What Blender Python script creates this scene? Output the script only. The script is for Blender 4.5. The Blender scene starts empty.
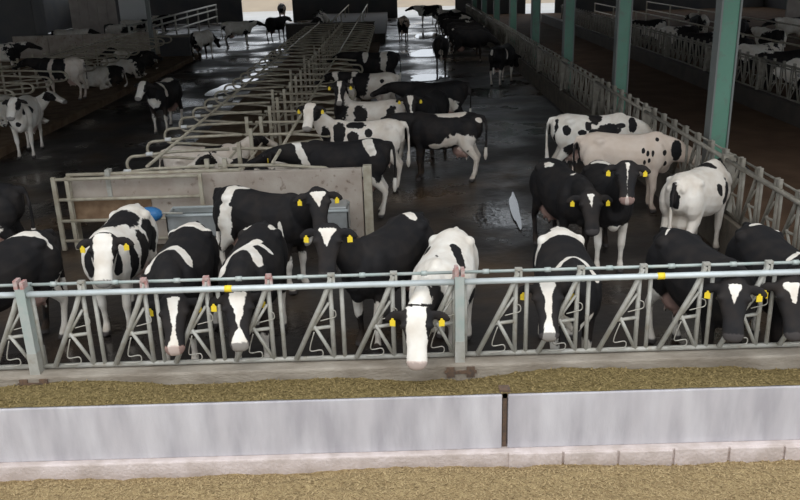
import bpy, bmesh, math, random
import numpy as np
from mathutils import Matrix, Vector

random.seed(7)
SC = bpy.context.scene
COL = SC.collection
R = math.radians

# ------------------------------------------------------------------ camera
F, PITCH, ROLL, YAW, CAMH = 826.54, .336429, -.030264, .002626, 4.37
fwd = np.array([-math.sin(YAW)*math.cos(PITCH), math.cos(YAW)*math.cos(PITCH), -math.sin(PITCH)])
rgt = np.array([math.cos(YAW), math.sin(YAW), 0.0])
upv = np.cross(rgt, fwd)
cr = rgt*math.cos(ROLL)+upv*math.sin(ROLL)
cu = -rgt*math.sin(ROLL)+upv*math.cos(ROLL)
cam_d = bpy.data.cameras.new('camera')
cam_d.sensor_width = 36
cam_d.lens = F*36/800
cam_d.clip_end = 400
cam = bpy.data.objects.new('camera', cam_d)
COL.objects.link(cam)
m = Matrix.Identity(4)
for i in range(3):
    m[i][0], m[i][1], m[i][2] = cr[i], cu[i], -fwd[i]
m[2][3] = CAMH
cam.matrix_world = m
SC.camera = cam

def ray(px, py):
    return cr*(px-400)/F - cu*(py-250)/F + fwd
def atz(px, py, z=0.0):
    d = ray(px, py); return np.array([0, 0, CAMH]) + d*((z-CAMH)/d[2])
def aty(px, py, Y):
    d = ray(px, py); return np.array([0, 0, CAMH]) + d*(Y/d[1])

# ------------------------------------------------------------------ light
W = bpy.data.worlds.new('overcast_sky')
SC.world = W
W.use_nodes = True
bg = W.node_tree.nodes['Background']
bg.inputs['Color'].default_value = (.87, .93, 1.0, 1)
bg.inputs['Strength'].default_value = 1.15
sun_d = bpy.data.lights.new('hazy_sun', 'SUN')
sun_d.energy = .9
sun_d.angle = R(60)
sun_d.color = (1, .97, .92)
sun = bpy.data.objects.new('hazy_sun', sun_d)
sun.rotation_euler = (R(38), 0, R(-8))
COL.objects.link(sun)
SC.view_settings.view_transform = 'Standard'
SC.view_settings.look = 'None'
SC.view_settings.gamma = 1
SC.view_settings.use_curve_mapping = False
SC.view_settings.exposure = 0.36

# ------------------------------------------------------------------ materials
def mat(name, col, rough=.7, metal=0.0, col2=None, scale=4.0, detail=6, bump=0.0, bscale=40.0,
        rough2=None, rscale=1.0, stretch=(1, 1, 1), lo=.35, hi=.65, col3=None, scale3=20, amt3=.5, lo3=.55, hi3=.7, spec=.5):
    M = bpy.data.materials.new(name); M.use_nodes = True
    nt = M.node_tree; N = nt.nodes; L = nt.links
    b = N['Principled BSDF']
    b.inputs['Base Color'].default_value = (*col, 1)
    b.inputs['Roughness'].default_value = rough
    b.inputs['Metallic'].default_value = metal
    b.inputs['Specular IOR Level'].default_value = spec
    geo = N.new('ShaderNodeNewGeometry')
    mp = N.new('ShaderNodeMapping'); mp.inputs['Scale'].default_value = stretch
    L.new(geo.outputs['Position'], mp.inputs['Vector'])
    def noise(sc, det=detail):
        n = N.new('ShaderNodeTexNoise'); n.inputs['Scale'].default_value = sc
        n.inputs['Detail'].default_value = det
        L.new(mp.outputs[0], n.inputs['Vector']); return n
    def rng(src, a, bb, o0=0., o1=1.):
        r_ = N.new('ShaderNodeMapRange'); r_.inputs[1].default_value = a; r_.inputs[2].default_value = bb
        r_.inputs[3].default_value = o0; r_.inputs[4].default_value = o1
        L.new(src, r_.inputs[0]); return r_.outputs[0]
    cur = None
    if col2:
        n = noise(scale)
        mx = N.new('ShaderNodeMix'); mx.data_type = 'RGBA'
        mx.inputs['A'].default_value = (*col, 1); mx.inputs['B'].default_value = (*col2, 1)
        L.new(rng(n.outputs['Fac'], lo, hi), mx.inputs['Factor'])
        cur = mx.outputs['Result']
    if col3:
        n = noise(scale3)
        mx = N.new('ShaderNodeMix'); mx.data_type = 'RGBA'
        if cur: L.new(cur, mx.inputs['A'])
        else: mx.inputs['A'].default_value = (*col, 1)
        mx.inputs['B'].default_value = (*col3, 1)
        L.new(rng(n.outputs['Fac'], lo3, hi3, 0, amt3), mx.inputs['Factor'])
        cur = mx.outputs['Result']
    if cur: L.new(cur, b.inputs['Base Color'])
    if rough2 is not None:
        n = noise(rscale)
        L.new(rng(n.outputs['Fac'], .40, .62, rough, rough2), b.inputs['Roughness'])
    if bump:
        n = noise(bscale)
        bp = N.new('ShaderNodeBump'); bp.inputs['Strength'].default_value = bump
        bp.inputs['Distance'].default_value = .03
        L.new(n.outputs['Fac'], bp.inputs['Height']); L.new(bp.outputs[0], b.inputs['Normal'])
    return M

M = {}
M['floor'] = mat('wet_slurry_concrete', (.026, .022, .020), .60, col2=(.085, .055, .032), scale=.5, rough2=.13, rscale=.40, bump=.3, bscale=7, lo=.48, hi=.68)
M['lane'] = mat('dry_brown_lane', (.085, .052, .034), .95, col2=(.12, .075, .048), scale=1.2, bump=.3, bscale=12, spec=.1)
M['ground'] = mat('pale_earth', (.36, .29, .21), .9, col2=(.30, .24, .18), scale=.3)
M['yard'] = mat('wet_pale_yard', (.42, .41, .39), .35, col2=(.34, .33, .31), scale=.4)
M['dkerb'] = mat('dark_brown_kerb', (.10, .085, .065), .85, col2=(.16, .13, .10), scale=4, bump=.4, bscale=20)  # darker and browner than the front kerb
M['bed'] = mat('brown_bedding', (.13, .085, .055), .95, col2=(.20, .14, .09), scale=3, bump=.5, bscale=14, spec=.1)
M['kerb'] = mat('dirty_kerb_concrete', (.36, .315, .26), .85, col2=(.21, .175, .135), scale=3.5, bump=.4, bscale=30, stretch=(.6, 1, 1.5))
M['wall'] = mat('pale_trough_concrete', (.50, .475, .49), .75, col2=(.37, .35, .37), scale=3.0, bump=.15, bscale=60, stretch=(1.6, 1, .35), col3=(.64, .62, .635), scale3=2.2, amt3=.7, lo3=.45, hi3=.7)
M['ledge'] = mat('stained_ledge_concrete', (.66, .57, .54), .85, col2=(.50, .42, .38), scale=5, bump=.4, bscale=30)
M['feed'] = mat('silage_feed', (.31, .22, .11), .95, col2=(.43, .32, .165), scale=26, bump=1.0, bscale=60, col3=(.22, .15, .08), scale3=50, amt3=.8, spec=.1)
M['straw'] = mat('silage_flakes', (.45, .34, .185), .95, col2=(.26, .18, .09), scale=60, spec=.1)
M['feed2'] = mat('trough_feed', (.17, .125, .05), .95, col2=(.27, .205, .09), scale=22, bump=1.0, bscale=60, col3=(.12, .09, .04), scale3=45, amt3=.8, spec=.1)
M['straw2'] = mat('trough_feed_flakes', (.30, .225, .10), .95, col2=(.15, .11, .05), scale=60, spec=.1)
M['galv'] = mat('galvanised_pipe', (.43, .42, .38), .55, .15, col2=(.34, .325, .28), scale=9, col3=(.30, .26, .20), scale3=14, amt3=.6)
M['rail'] = mat('light_galvanised_rail', (.58, .62, .62), .42, .25, col2=(.50, .54, .53), scale=6)
M['grail'] = mat('greenish_galvanised_rail', (.36, .42, .39), .5, .2, col2=(.43, .45, .42), scale=8)
M['oldpipe'] = mat('aged_stall_pipe', (.46, .42, .33), .6, .1, col2=(.33, .285, .21), scale=7)
M['shaded'] = mat('shade_darkened_pipe', (.27, .25, .21), .7, .1, col2=(.19, .17, .135), scale=8)  # darker copy of the galvanised pipe, dim interior light put into its colour
M['wire'] = mat('catch_wire', (.40, .38, .33), .5, .4)
M['red'] = mat('faded_red_cap', (.38, .17, .15), .6, col2=(.46, .38, .35), scale=20)
M['yellow'] = mat('yellow_plastic', (.85, .62, .03), .5)
M['green'] = mat('green_column_paint', (.07, .185, .125), .5, col2=(.09, .21, .15), scale=1.5, col3=(.10, .11, .09), scale3=6, amt3=.5)
M['greytrim'] = mat('column_grey_edge', (.14, .15, .14), .6)
M['sheet'] = mat('partition_concrete', (.44, .385, .33), .8, col2=(.34, .28, .23), scale=2.5, col3=(.16, .11, .08), scale3=9, amt3=.9, lo3=.62, hi3=.72, bump=.2, bscale=30)
M['steel'] = mat('stainless_trough', (.50, .52, .52), .35, .6, col2=(.40, .41, .40), scale=5)
M['blue'] = mat('blue_plastic', (.03, .16, .38), .45)
M['board'] = mat('dark_concrete_wall', (.16, .145, .12), .9, col2=(.20, .18, .15), scale=1.5)
M['dark'] = mat('dark_rubber_mat', (.055, .045, .038), .85, col2=(.075, .06, .048), scale=2)
M['plank'] = mat('stained_brown_board', (.17, .10, .055), .85, col2=(.26, .17, .10), scale=6)
M['darkmetal'] = mat('dark_sheet_metal', (.055, .055, .06), .7, col2=(.08, .075, .07), scale=.8)
M['roof'] = mat('roof_sheet', (.10, .10, .10), .8)
M['white'] = mat('white_board', (.66, .66, .64), .6)
M['pinkish'] = mat('weathered_board', (.40, .35, .31), .8, col2=(.32, .28, .25), scale=2)
M['water'] = mat('trough_water', (.05, .07, .07), .05)
M['puddle'] = mat('puddle_water', (.02, .02, .022), .07)
M['rust'] = mat('rusty_iron', (.10, .075, .06), .8, .3, col2=(.18, .11, .07), scale=30)
M['eye'] = mat('eye_dark', (.01, .008, .008), .15)

def coat_material():
    m_ = bpy.data.materials.new('holstein_coat'); m_.use_nodes = True
    nt = m_.node_tree; N = nt.nodes; L = nt.links
    b = N['Principled BSDF']; b.inputs['Roughness'].default_value = .75
    b.inputs['Specular IOR Level'].default_value = .25
    tc = N.new('ShaderNodeTexCoord')
    def attr(n):
        a = N.new('ShaderNodeAttribute'); a.attribute_name = n; return a.outputs['Fac']
    def noise(sc, det=3):
        n = N.new('ShaderNodeTexNoise'); n.inputs['Scale'].default_value = sc; n.inputs['Detail'].default_value = det
        L.new(tc.outputs['Object'], n.inputs['Vector']); return n.outputs['Fac']
    def rng(s, a, bb, o0=0., o1=1.):
        r_ = N.new('ShaderNodeMapRange'); r_.inputs[1].default_value = a; r_.inputs[2].default_value = bb
        r_.inputs[3].default_value = o0; r_.inputs[4].default_value = o1
        if hasattr(s, 'node'): L.new(s, r_.inputs[0])
        return r_.outputs[0]
    def math_(op, a, bb):
        n = N.new('ShaderNodeMath'); n.operation = op
        for i, v in enumerate((a, bb)):
            if isinstance(v, (int, float)): n.inputs[i].default_value = v
            else: L.new(v, n.inputs[i])
        return n.outputs[0]
    def mix(f, A, B):
        n = N.new('ShaderNodeMix'); n.data_type = 'RGBA'
        for k, v in (('A', A), ('B', B)):
            if isinstance(v, tuple): n.inputs[k].default_value = (*v, 1)
            else: L.new(v, n.inputs[k])
        L.new(f, n.inputs['Factor']); return n.outputs['Result']
    s = math_('ADD', math_('ADD', attr('coat'), math_('MULTIPLY', math_('SUBTRACT', noise(6, 5), .5), 1.5)), math_('MULTIPLY', math_('SUBTRACT', noise(22, 2), .5), .35))
    wf = rng(s, -.06, .06)
    white = mix(rng(noise(5), .35, .7), (.80, .76, .69), (.66, .59, .50))
    cream = mix(attr('cream'), white, (.62, .45, .34))
    black = mix(rng(noise(4), .45, .75), (.009, .0085, .0095), (.022, .018, .016))
    c = mix(wf, black, cream)
    d = math_('MULTIPLY', attr('dirt'), rng(noise(6, 4), .35, .65))
    c = mix(d, c, (.17, .105, .06))
    c = mix(attr('pink'), c, (.46, .29, .24))
    c = mix(attr('horn'), c, (.06, .052, .05))
    L.new(c, b.inputs['Base Color'])
    return m_
M['coat'] = coat_material()

# ------------------------------------------------------------------ mesh helpers
class MB:
    def __init__(s): s.v = []; s.f = []
    def add(s, vs, fs):
        o = len(s.v); s.v += [tuple(map(float, p)) for p in vs]; s.f += [tuple(i+o for i in f) for f in fs]
    def box(s, x0, x1, y0, y1, z0, z1):
        s.add([(x0,y0,z0),(x1,y0,z0),(x1,y1,z0),(x0,y1,z0),(x0,y0,z1),(x1,y0,z1),(x1,y1,z1),(x0,y1,z1)],
              [(0,3,2,1),(4,5,6,7),(0,1,5,4),(1,2,6,5),(2,3,7,6),(3,0,4,7)])
        return s
    def tube(s, pts, r, n=8, closed=False):
        P = [np.array(p, float) for p in pts]
        k = len(P)
        T = []
        for i in range(k):
            if closed: t = P[(i+1) % k]-P[i-1]
            else: t = P[min(i+1, k-1)]-P[max(i-1, 0)]
            T.append(t/np.linalg.norm(t))
        a = np.array([0, 0, 1.]) if abs(T[0][2]) < .9 else np.array([1., 0, 0])
        u = np.cross(T[0], a); u /= np.linalg.norm(u)
        vs = []
        rr = r if hasattr(r, '__len__') else [r]*k
        for i in range(k):
            u = u-T[i]*(u@T[i]); u /= np.linalg.norm(u); w = np.cross(T[i], u)
            for j in range(n):
                an = 2*math.pi*j/n
                vs.append(P[i]+rr[i]*(math.cos(an)*u+math.sin(an)*w))
        fs = []
        for i in range(k if closed else k-1):
            i2 = (i+1) % k
            for j in range(n):
                fs.append((i*n+j, i*n+(j+1) % n, i2*n+(j+1) % n, i2*n+j))
        if not closed:
            fs += [tuple(range(n))[::-1], tuple(range((k-1)*n, k*n))]
        s.add(vs, fs); return s
    def mesh(s, name, material, smooth=False):
        me = bpy.data.meshes.new(name); me.from_pydata(s.v, [], s.f); me.update()
        me.materials.append(material)
        if smooth: me.polygons.foreach_set('use_smooth', [True]*len(me.polygons))
        return me

def bevelbox(x0, x1, y0, y1, z0, z1, b, name, material):
    bm = bmesh.new()
    bmesh.ops.create_cube(bm, size=1, matrix=Matrix.Translation(((x0+x1)/2, (y0+y1)/2, (z0+z1)/2)) @ Matrix.Diagonal((x1-x0, y1-y0, z1-z0, 1)))
    if b: bmesh.ops.bevel(bm, geom=bm.edges[:], offset=b, segments=2, affect='EDGES', profile=.6)
    me = bpy.data.meshes.new(name); bm.to_mesh(me); bm.free(); me.materials.append(material)
    return me

def tag(o, label=None, cat=None, group=None, kind=None):
    if label: o['label'] = label
    if cat: o['category'] = cat
    if group: o['group'] = group
    if kind: o['kind'] = kind
    return o
def obj(name, me, parent=None, loc=None, rz=None):
    o = bpy.data.objects.new(name, me); COL.objects.link(o)
    if parent is not None: o.parent = parent
    if loc is not None: o.location = loc
    if rz is not None: o.rotation_euler = (0, 0, rz)
    return o
def empty(name, loc=(0, 0, 0), rz=0.):
    o = bpy.data.objects.new(name, None); COL.objects.link(o)
    o.location = loc; o.rotation_euler = (0, 0, rz); o.empty_display_size = .2
    return o
def copy_tree(o, parent=None):
    c = o.copy(); COL.objects.link(c)
    if parent is not None: c.parent = parent
    for ch in list(o.children): copy_tree(ch, c)
    return c
ORD = ['first','second','third','fourth','fifth','sixth','seventh','eighth','ninth','tenth','eleventh','twelfth','thirteenth','fourteenth','fifteenth','sixteenth','seventeenth','eighteenth','nineteenth','twentieth','twenty-first','twenty-second','twenty-third','twenty-fourth','twenty-fifth','twenty-sixth','twenty-seventh','twenty-eighth']

# ------------------------------------------------------------------ structure
BARN_END = 70.
def grid_mesh(name, x0, x1, y0, y1, nx, ny, zf, material):
    xs = np.linspace(x0, x1, nx); ys = np.linspace(y0, y1, ny)
    X, Y = np.meshgrid(xs, ys); Z = zf(X, Y)
    v = np.stack([X, Y, Z], -1).reshape(-1, 3)
    f = [(j*nx+i, j*nx+i+1, (j+1)*nx+i+1, (j+1)*nx+i) for j in range(ny-1) for i in range(nx-1)]
    mb = MB(); mb.v = [tuple(p) for p in v]; mb.f = f
    return mb.mesh(name, material, True)
def waves(seed, scale, n=14):
    rs = np.random.RandomState(seed)
    k = rs.normal(size=(n, 3))*scale; ph = rs.uniform(0, 6.28, n)
    def fn(x, y, z=0):
        s = 0
        for i in range(n): s = s+np.sin(k[i, 0]*x+k[i, 1]*y+k[i, 2]*z+ph[i])
        return s/math.sqrt(n)
    return fn
wv1 = waves(1, 2.2); wv2 = waves(2, 9.); wv3 = waves(3, 28.)

o = obj('floor', grid_mesh('floor', -26, 5.25, 7.6, BARN_END, 110, 200, lambda x, y: -.012+.006*wv1(x, y), M['floor']))
tag(o, 'wet dark concrete alley floor of the barn', None, None, 'structure')
o = obj('floor_feed_lane', MB().box(5.25, 10.3, 7.6, BARN_END, -.2, .05).mesh('lane', M['lane']))
tag(o, 'dry brown feed lane floor right of the receding fence', None, None, 'structure')
o = obj('floor_right_pen', MB().box(10.3, 30, 7.6, BARN_END, -.2, .0).mesh('rfloor', M['lane']))
tag(o, 'dark pen floor beyond the feed lane', None, None, 'structure')
o = obj('ground', MB().box(-150, 150, BARN_END, 90, -.3, -.03).mesh('ground', M['yard']))
tag(o, 'pale wet yard outside the far end of the barn', None, None, 'structure')
wvb = waves(9, .25)
o = obj('earth_bank', grid_mesh('earth_bank', -90, 90, 86, 110, 90, 14, lambda x, y: np.clip((y-87)*.45, -.1, 2.6)+.15*wvb(x, y)*np.clip((y-87)*.3, 0, 1), M['ground']))
tag(o, 'bare tan earth bank behind the barn yard', 'bank', None, None)
o = obj('floor_front', MB().box(-30, 30, -12, 6.9, -.5, -.30).mesh('ffloor', M['kerb']))
tag(o, 'concrete drive under the feed in front of the trough', None, None, 'structure')

# roof (above the view) with openings cut for light, and the side walls
roof = MB()
def roofstrip(x0, x1, y0, y1):
    def z(x): return 6.6-abs(x-2)*.065
    roof.add([(x0,y0,z(x0)),(x1,y0,z(x1)),(x1,y1,z(x1)),(x0,y1,z(x0)),(x0,y0,z(x0)+.08),(x1,y0,z(x1)+.08),(x1,y1,z(x1)+.08),(x0,y1,z(x0)+.08)],
             [(0,3,2,1),(4,5,6,7),(0,1,5,4),(1,2,6,5),(2,3,7,6),(3,0,4,7)])
RY0 = 9.4
# left open: a strip added to brighten the first bay, a skylight the puddle mirrors
roofstrip(-26, -7.5, RY0, 17); roofstrip(7.5, 30, RY0, 17)
roofstrip(-7.5, 7.5, RY0, 13.2); roofstrip(-7.5, 7.5, 14.6, 17)
roofstrip(-26, 2, 17, BARN_END)
roofstrip(2, 4.2, 17, BARN_END); roofstrip(5.6, 30, 17, BARN_END)
roofstrip(4.2, 5.6, 17, 31.5); roofstrip(4.2, 5.6, 40.5, BARN_END)
tag(obj('ceiling', roof.mesh('roof', M['roof'])), 'dark sheet roof over the barn', None, None, 'structure')
wb = MB()
for (a, b_) in ((-26, -12.4), (-8.3, .2), (4.9, 10.6), (13., 30)): wb.box(a, b_, BARN_END-.2, BARN_END, 0, 2.4)  # wall added to darken the far end, low so alley floors reflect sky
tag(obj('wall_back', wb.mesh('wall_back', M['darkmetal'])), 'low dark wall added to dim the far end, with open gateways', None, None, 'structure')
tag(obj('wall_left', MB().box(-26.3, -26, 7.6, BARN_END, 0, 3.3).mesh('wl', M['darkmetal'])), 'dark side wall of the barn', None, None, 'structure')
tag(obj('wall_right', MB().box(30, 30.3, 7.6, BARN_END, 0, 2.9).mesh('wr', M['darkmetal'])), 'dark side wall beyond the right pen', None, None, 'structure')

# feed trough: front wall of two long panels on a stained ledge
wf_ = obj('wall_front', bevelbox(-9, 9, 6.70, 7.0, -.32, -.02, .015, 'ledge', M['ledge']))
tag(wf_, 'pale concrete feed trough wall with a joint and a stained ledge', None, None, 'structure')
JX = float(aty(505, 420, 6.77)[0])
for a, b_ in ((-9, JX-.028), (JX+.028, 9)):
    obj('wall_panel', bevelbox(a, b_, 6.77, 6.87, -.02, .55, .012, 'wall_panel', M['wall']), wf_)
jt = obj('joint_bracket', MB().box(JX-.05, JX+.05, 6.80, 6.90, .50, .585).box(JX-.02, JX+.02, 6.80, 6.84, -.02, .55).mesh('jb', M['rust']), wf_)
for k in range(6):
    xx = JX+.03+.52*k
    obj('ledge_block', bevelbox(xx, xx+.50, 6.675, 6.72, -.30, -.022-.006*(k % 3), .01, 'ledge_block', M['ledge']), wf_)
kerb = obj('trim_1', bevelbox(-9, 9, 7.40, 7.66, -.2, .55, .02, 'kerb', M['kerb']))
tag(kerb, 'dirty concrete kerb carrying the front headlock fence', None, None, 'structure')
obj('trough_bed', MB().box(-9, 9, 6.87, 7.40, -.2, .22).mesh('tbed', M['kerb']), kerb)

def flakes(mb, n, x0, x1, y0, y1, zf, seed, ln=.02):
    rs = np.random.RandomState(seed)
    for i in range(n):
        x, y = rs.uniform(x0, x1), rs.uniform(y0, y1); z = float(zf(x, y))
        a = rs.uniform(0, 6.28); l = ln*rs.uniform(.5, 1.5); t = rs.uniform(-.6, .6)
        d = np.array([math.cos(a)*math.cos(t), math.sin(a)*math.cos(t), math.sin(t)])*l
        e = np.array([-math.sin(a), math.cos(a), .3])*l*.3
        c = np.array([x, y, z+.006])
        mb.add([c-d-e, c+d-e, c+d+e, c-d+e], [(0, 1, 2, 3)])
def zf2(x, y):
    s = np.clip((y-6.87)/.53, 0, 1)
    z = .49-.06*s**1.2+.035*wv1(x*.7, y*.7)*(.3+s)+.012*wv2(x, y)+.006*wv3(x, y)
    return np.where(y < 6.88, .560+.003*wv2(x*2, y), z)
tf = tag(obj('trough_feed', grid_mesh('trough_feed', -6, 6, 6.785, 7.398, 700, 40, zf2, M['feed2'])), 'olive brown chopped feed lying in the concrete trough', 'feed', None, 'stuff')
mb = MB(); flakes(mb, 8000, -5, 5, 6.80, 7.39, zf2, 3, .014)
tag(obj('loose_flakes', mb.mesh('tfl', M['straw2']), tf), kind='stuff')
def zf1(x, y):
    edge = 6.66+.035*wv1(x*.8, 3.)
    s = np.clip((edge-y)/.25, 0, 1)
    return -.175+.11*s+.022*np.cos(x*.9-.4)+.014*wv1(x, y)+.010*wv2(x, y)+.006*wv3(x, y)
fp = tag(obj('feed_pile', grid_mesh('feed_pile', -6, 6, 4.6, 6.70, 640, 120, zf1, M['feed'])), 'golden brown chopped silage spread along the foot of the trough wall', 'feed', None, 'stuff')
mb = MB(); flakes(mb, 14000, -4.6, 4.6, 5.7, 6.68, zf1, 4, .013)
tag(obj('loose_flakes', mb.mesh('ffl', M['straw']), fp), kind='stuff')

# puddles standing on the alley floors
def puddle(label, x, y, rx, ry, seed, rz=0.):
    rs = np.random.RandomState(seed); n = 28
    ph = rs.uniform(0, 6.28, 4)
    top = []
    for j in range(n):
        a = 2*math.pi*j/n; k = 1+.18*math.sin(2*a+ph[0])+.14*math.sin(3*a+ph[1])+.08*math.sin(5*a+ph[2])
        top.append((rx*k*math.cos(a), ry*k*math.sin(a), .010))
    bot = [(p[0]*1.04, p[1]*1.02, -.012) for p in top]
    mb = MB(); mb.add(top+bot, [tuple(range(n))]+[(n+j, n+(j+1) % n, (j+1) % n, j) for j in range(n)]+[tuple(range(n, 2*n))[::-1]])
    tag(obj('puddle', mb.mesh('puddle', M['puddle']), None, (x, y, 0), rz), label, 'puddle', 'puddles on the alley floor')
puddle('narrow bright puddle on the alley floor left of the two black facing cows', 2.10, 14.6, .075, 1.15, 1, R(-5.5))
for k, (x, y, rx, ry) in enumerate([(-6.15, 28.6, .40, 1.2), (-6.5, 31.3, .55, 1.3), (-5.9, 34.0, .28, 1.2), (-6.0, 36.9, .30, 1.4), (-6.1, 40.5, .35, 1.6), (-6.2, 44.6, .4, 1.7)]):
    puddle(f'bright puddle in the left alley beside the stall loops, {ORD[k]} from the front', x, y, rx, ry, 5+k)
for k, (x, y, rx, ry) in enumerate([(1.2, 33.0, .8, .9), (1.6, 42., .8, 2.2), (2.2, 52., .9, 2.6)]):
    puddle(f'wide shallow puddle in the central wet alley, {ORD[k]} from the front', x, y, rx, ry, 15+k)

# ------------------------------------------------------------------ headlock panels
PITCHX = .61
NB = 7
PL = PITCHX*NB     # 4.27
def lock_meshes(shaded=False):
    g = M['shaded' if shaded else 'galv']; rl_ = g if shaded else M['rail']; gr_ = g if shaded else M['grail']; S = {}
    S['lock_bar'] = MB().tube([(.0, -.035, 1.47), (-.10, -.035, 1.22), (-.40, -.035, .60)], .026).mesh('lock_bar', g, True)
    S['upright_bar'] = MB().tube([(-.02, 0, .57), (-.02, 0, 1.40)], .024).mesh('upright_bar', g, True)
    S['neck_bar'] = MB().tube([(.09, 0, .57), (.09, 0, 1.40)], .022).mesh('neck_bar', g, True)
    S['inner_bar'] = MB().tube([(-.04, -.02, 1.20), (-.20, -.03, .96)], .015).mesh('inner_bar', g, True)
    S['brace'] = MB().tube([(-.20, -.03, .96), (-.02, 0, .59)], .019).mesh('brace', g, True)
    S['cross_link'] = MB().tube([(-.23, -.03, .925), (-.02, 0, 0.935)], .019).mesh('cross_link', g, True)
    S['latch'] = MB().box(-.035, -.012, -.06, -.012, 1.36, 1.50).box(.012, .035, -.06, -.012, 1.36, 1.50).box(-.035, .035, -.06, -.012, 1.49, 1.515).mesh('latch', g)
    S['latch_red'] = MB().box(-.035, -.012, -.06, -.012, 1.36, 1.50).box(.012, .035, -.06, -.012, 1.36, 1.50).box(-.028, .028, -.060, -.014, 1.485, 1.525).mesh('latch_red', M['red'])
    def sm(p): # catmull
        p = [np.array(q, float) for q in p]; out = []
        for i in range(len(p)-1):
            a, b, c, d = p[max(i-1, 0)], p[i], p[i+1], p[min(i+2, len(p)-1)]
            for t in (0, .25, .5, .75):
                out.append(.5*((2*b)+(-a+c)*t+(2*a-5*b+4*c-d)*t*t+(-a+3*b-3*c+d)*t**3))
        return out+[p[-1]]
    S['wire_catch'] = MB().tube(sm([(-.20, -.05, .90), (-.25, -.05, .74), (-.24, -.05, .69), (-.14, -.05, .70), (-.13, -.05, .64), (-.20, -.05, .62), (-.30, -.05, .62)]), .0065, 5).mesh('wire_catch', M['wire'], True)
    S['wire_hook'] = MB().tube(sm([(-.13, -.05, 1.02), (-.05, -.05, 1.04), (.02, -.05, 1.06), (.02, -.05, 1.12), (-.02, -.05, 1.14)]), .006, 5).mesh('wire_hook', M['wire'], True)
    S['collar'] = MB().tube([(-.34, .05, 1.455), (-.28, .05, 1.455)], .027).mesh('collar', gr_, True)
    full = MB()
    full.tube([(.0, -.035, 1.47), (-.40, -.035, .60)], .022, 6).tube([(-.02, 0, .57), (-.02, 0, 1.40)], .021, 6).tube([(.09, 0, .57), (.09, 0, 1.40)], .02, 6)
    full.tube([(-.20, -.03, .96), (-.02, 0, .59)], .016, 5).tube([(-.23, -.03, .925), (-.02, 0, .935)], .015, 5).box(-.04, .04, -.06, 0, 1.40, 1.52)
    S['stanchion'] = full.mesh('stanchion', g, True)
    S['latch_plate'] = MB().box(-.05, .05, -.06, -.03, 1.38, 1.53).box(-.05, -.03, -.06, .02, 1.38, 1.53).box(.03, .05, -.06, .02, 1.38, 1.53).mesh('latch_plate', g)
    G0, G1 = .05, PL-.05
    S['top_rail'] = MB().tube([(G0, -.07, 1.40), (G1, -.07, 1.40)], .030, 10).mesh('top_rail', rl_, True)
    S['control_rail'] = MB().tube([(G0, .05, 1.455), (G1, .05, 1.455)], .017).mesh('control_rail', gr_, True)
    S['back_rail'] = MB().tube([(G0, .04, 1.36), (G1, .04, 1.36)], .022).mesh('back_rail', g, True)
    S['bottom_rail'] = MB().tube([(G0, 0, .585), (G1, 0, .585)], .026).mesh('bottom_rail', g, True)
    S['post'] = MB().box(-.045, .045, -.115, .08, .55, 1.47).mesh('post', gr_)
    S['post_foot'] = MB().box(-.14, -.06, -.19, -.165, .42, .53).box(.06, .14, -.19, -.165, .42, .53).box(-.16, .16, -.19, -.165, .46, .49).mesh('post_foot', M['rust'])
    S['post_sleeve'] = MB().box(-.049, .049, -.12, .09, .55, .78).mesh('post_sleeve', g)
    S['post_cap'] = MB().box(-.048, -.01, -.118, -.02, 1.47, 1.56).box(.012, .048, -.118, -.02, 1.47, 1.54).mesh('post_cap', M['red'])
    return S
LM_FRONT = lock_meshes(); LM_SHADED = lock_meshes(True)
def headlock_panel(x0, y0, rz, label, group, lod, plabel, reds=(), first_foot=True, bays=range(NB)):
    LM = LM_FRONT if lod == 0 else LM_SHADED  # receding and far fences take the shade-darkened copy
    t = empty('headlock_panel', (x0, y0, 0), rz)
    tag(t, label, 'fence', group)
    for nm in ('top_rail', 'control_rail', 'bottom_rail') + (('back_rail',) if lod else ()):
        obj(nm, LM[nm], t)
    fp_ = empty('fence_post', (x0, y0, 0), rz)
    tag(fp_, plabel, 'post', 'posts of the headlock fences')
    obj('shaft', LM['post'], fp_); obj('base_sleeve', LM['post_sleeve'], fp_)
    if lod == 0: obj('post_foot', LM['post_foot'], fp_); obj('cap', LM['post_cap'], fp_)
    for k in bays:
        x = (.58 if lod == 0 else .47)+PITCHX*k
        if lod == 2:
            obj('stanchion', LM['stanchion'], t, (x, 0, 0)); continue
        pt = {nm: obj(nm, LM[nm], t, (x, 0, 0)) for nm in ('lock_bar', 'upright_bar', 'neck_bar', 'inner_bar', 'brace', 'cross_link')}
        if lod == 0:
            obj('latch', LM['latch_red' if k in reds else 'latch'], pt['lock_bar'])
            obj('wire_catch', LM['wire_catch'], pt['brace']); obj('wire_hook', LM['wire_hook'], pt['upright_bar'])
            obj('collar', LM['collar'], t, (x, 0, 0))
        else:
            obj('latch', LM['latch_plate'], pt['lock_bar'])
    return t
FY = 7.57
XP = -3.72
headlock_panel(XP-PL, FY, 0, 'galvanised headlock panel at the far left end of the front fence', 'front headlock fence', 0, 'square fence post out of view left of the front fence', (6,))
pB = headlock_panel(XP, FY, 0, 'galvanised headlock panel with red latches, left of the centre post', 'front headlock fence', 0, 'square fence post with red cap near the left edge of the front fence', (1, 2, 3, 6))
pC = headlock_panel(XP+PL, FY, 0, 'galvanised headlock panel of the front fence, right of the centre post', 'front headlock fence', 0, 'square fence post at the centre of the front fence', ())
for pan, px in ((pB, 228), (pC, 661)):
    X = float(aty(px, 285 if px < 400 else 275, FY-.07)[0])-pan.location.x
    obj('yellow_sleeve', MB().tube([(X-.035, -.07, 1.40), (X+.035, -.07, 1.40)], .0335, 10).mesh('sleeve', M['yellow'], True), pan)['label'] = 'yellow sleeve'
RX = 5.0
npan = 12
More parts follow.
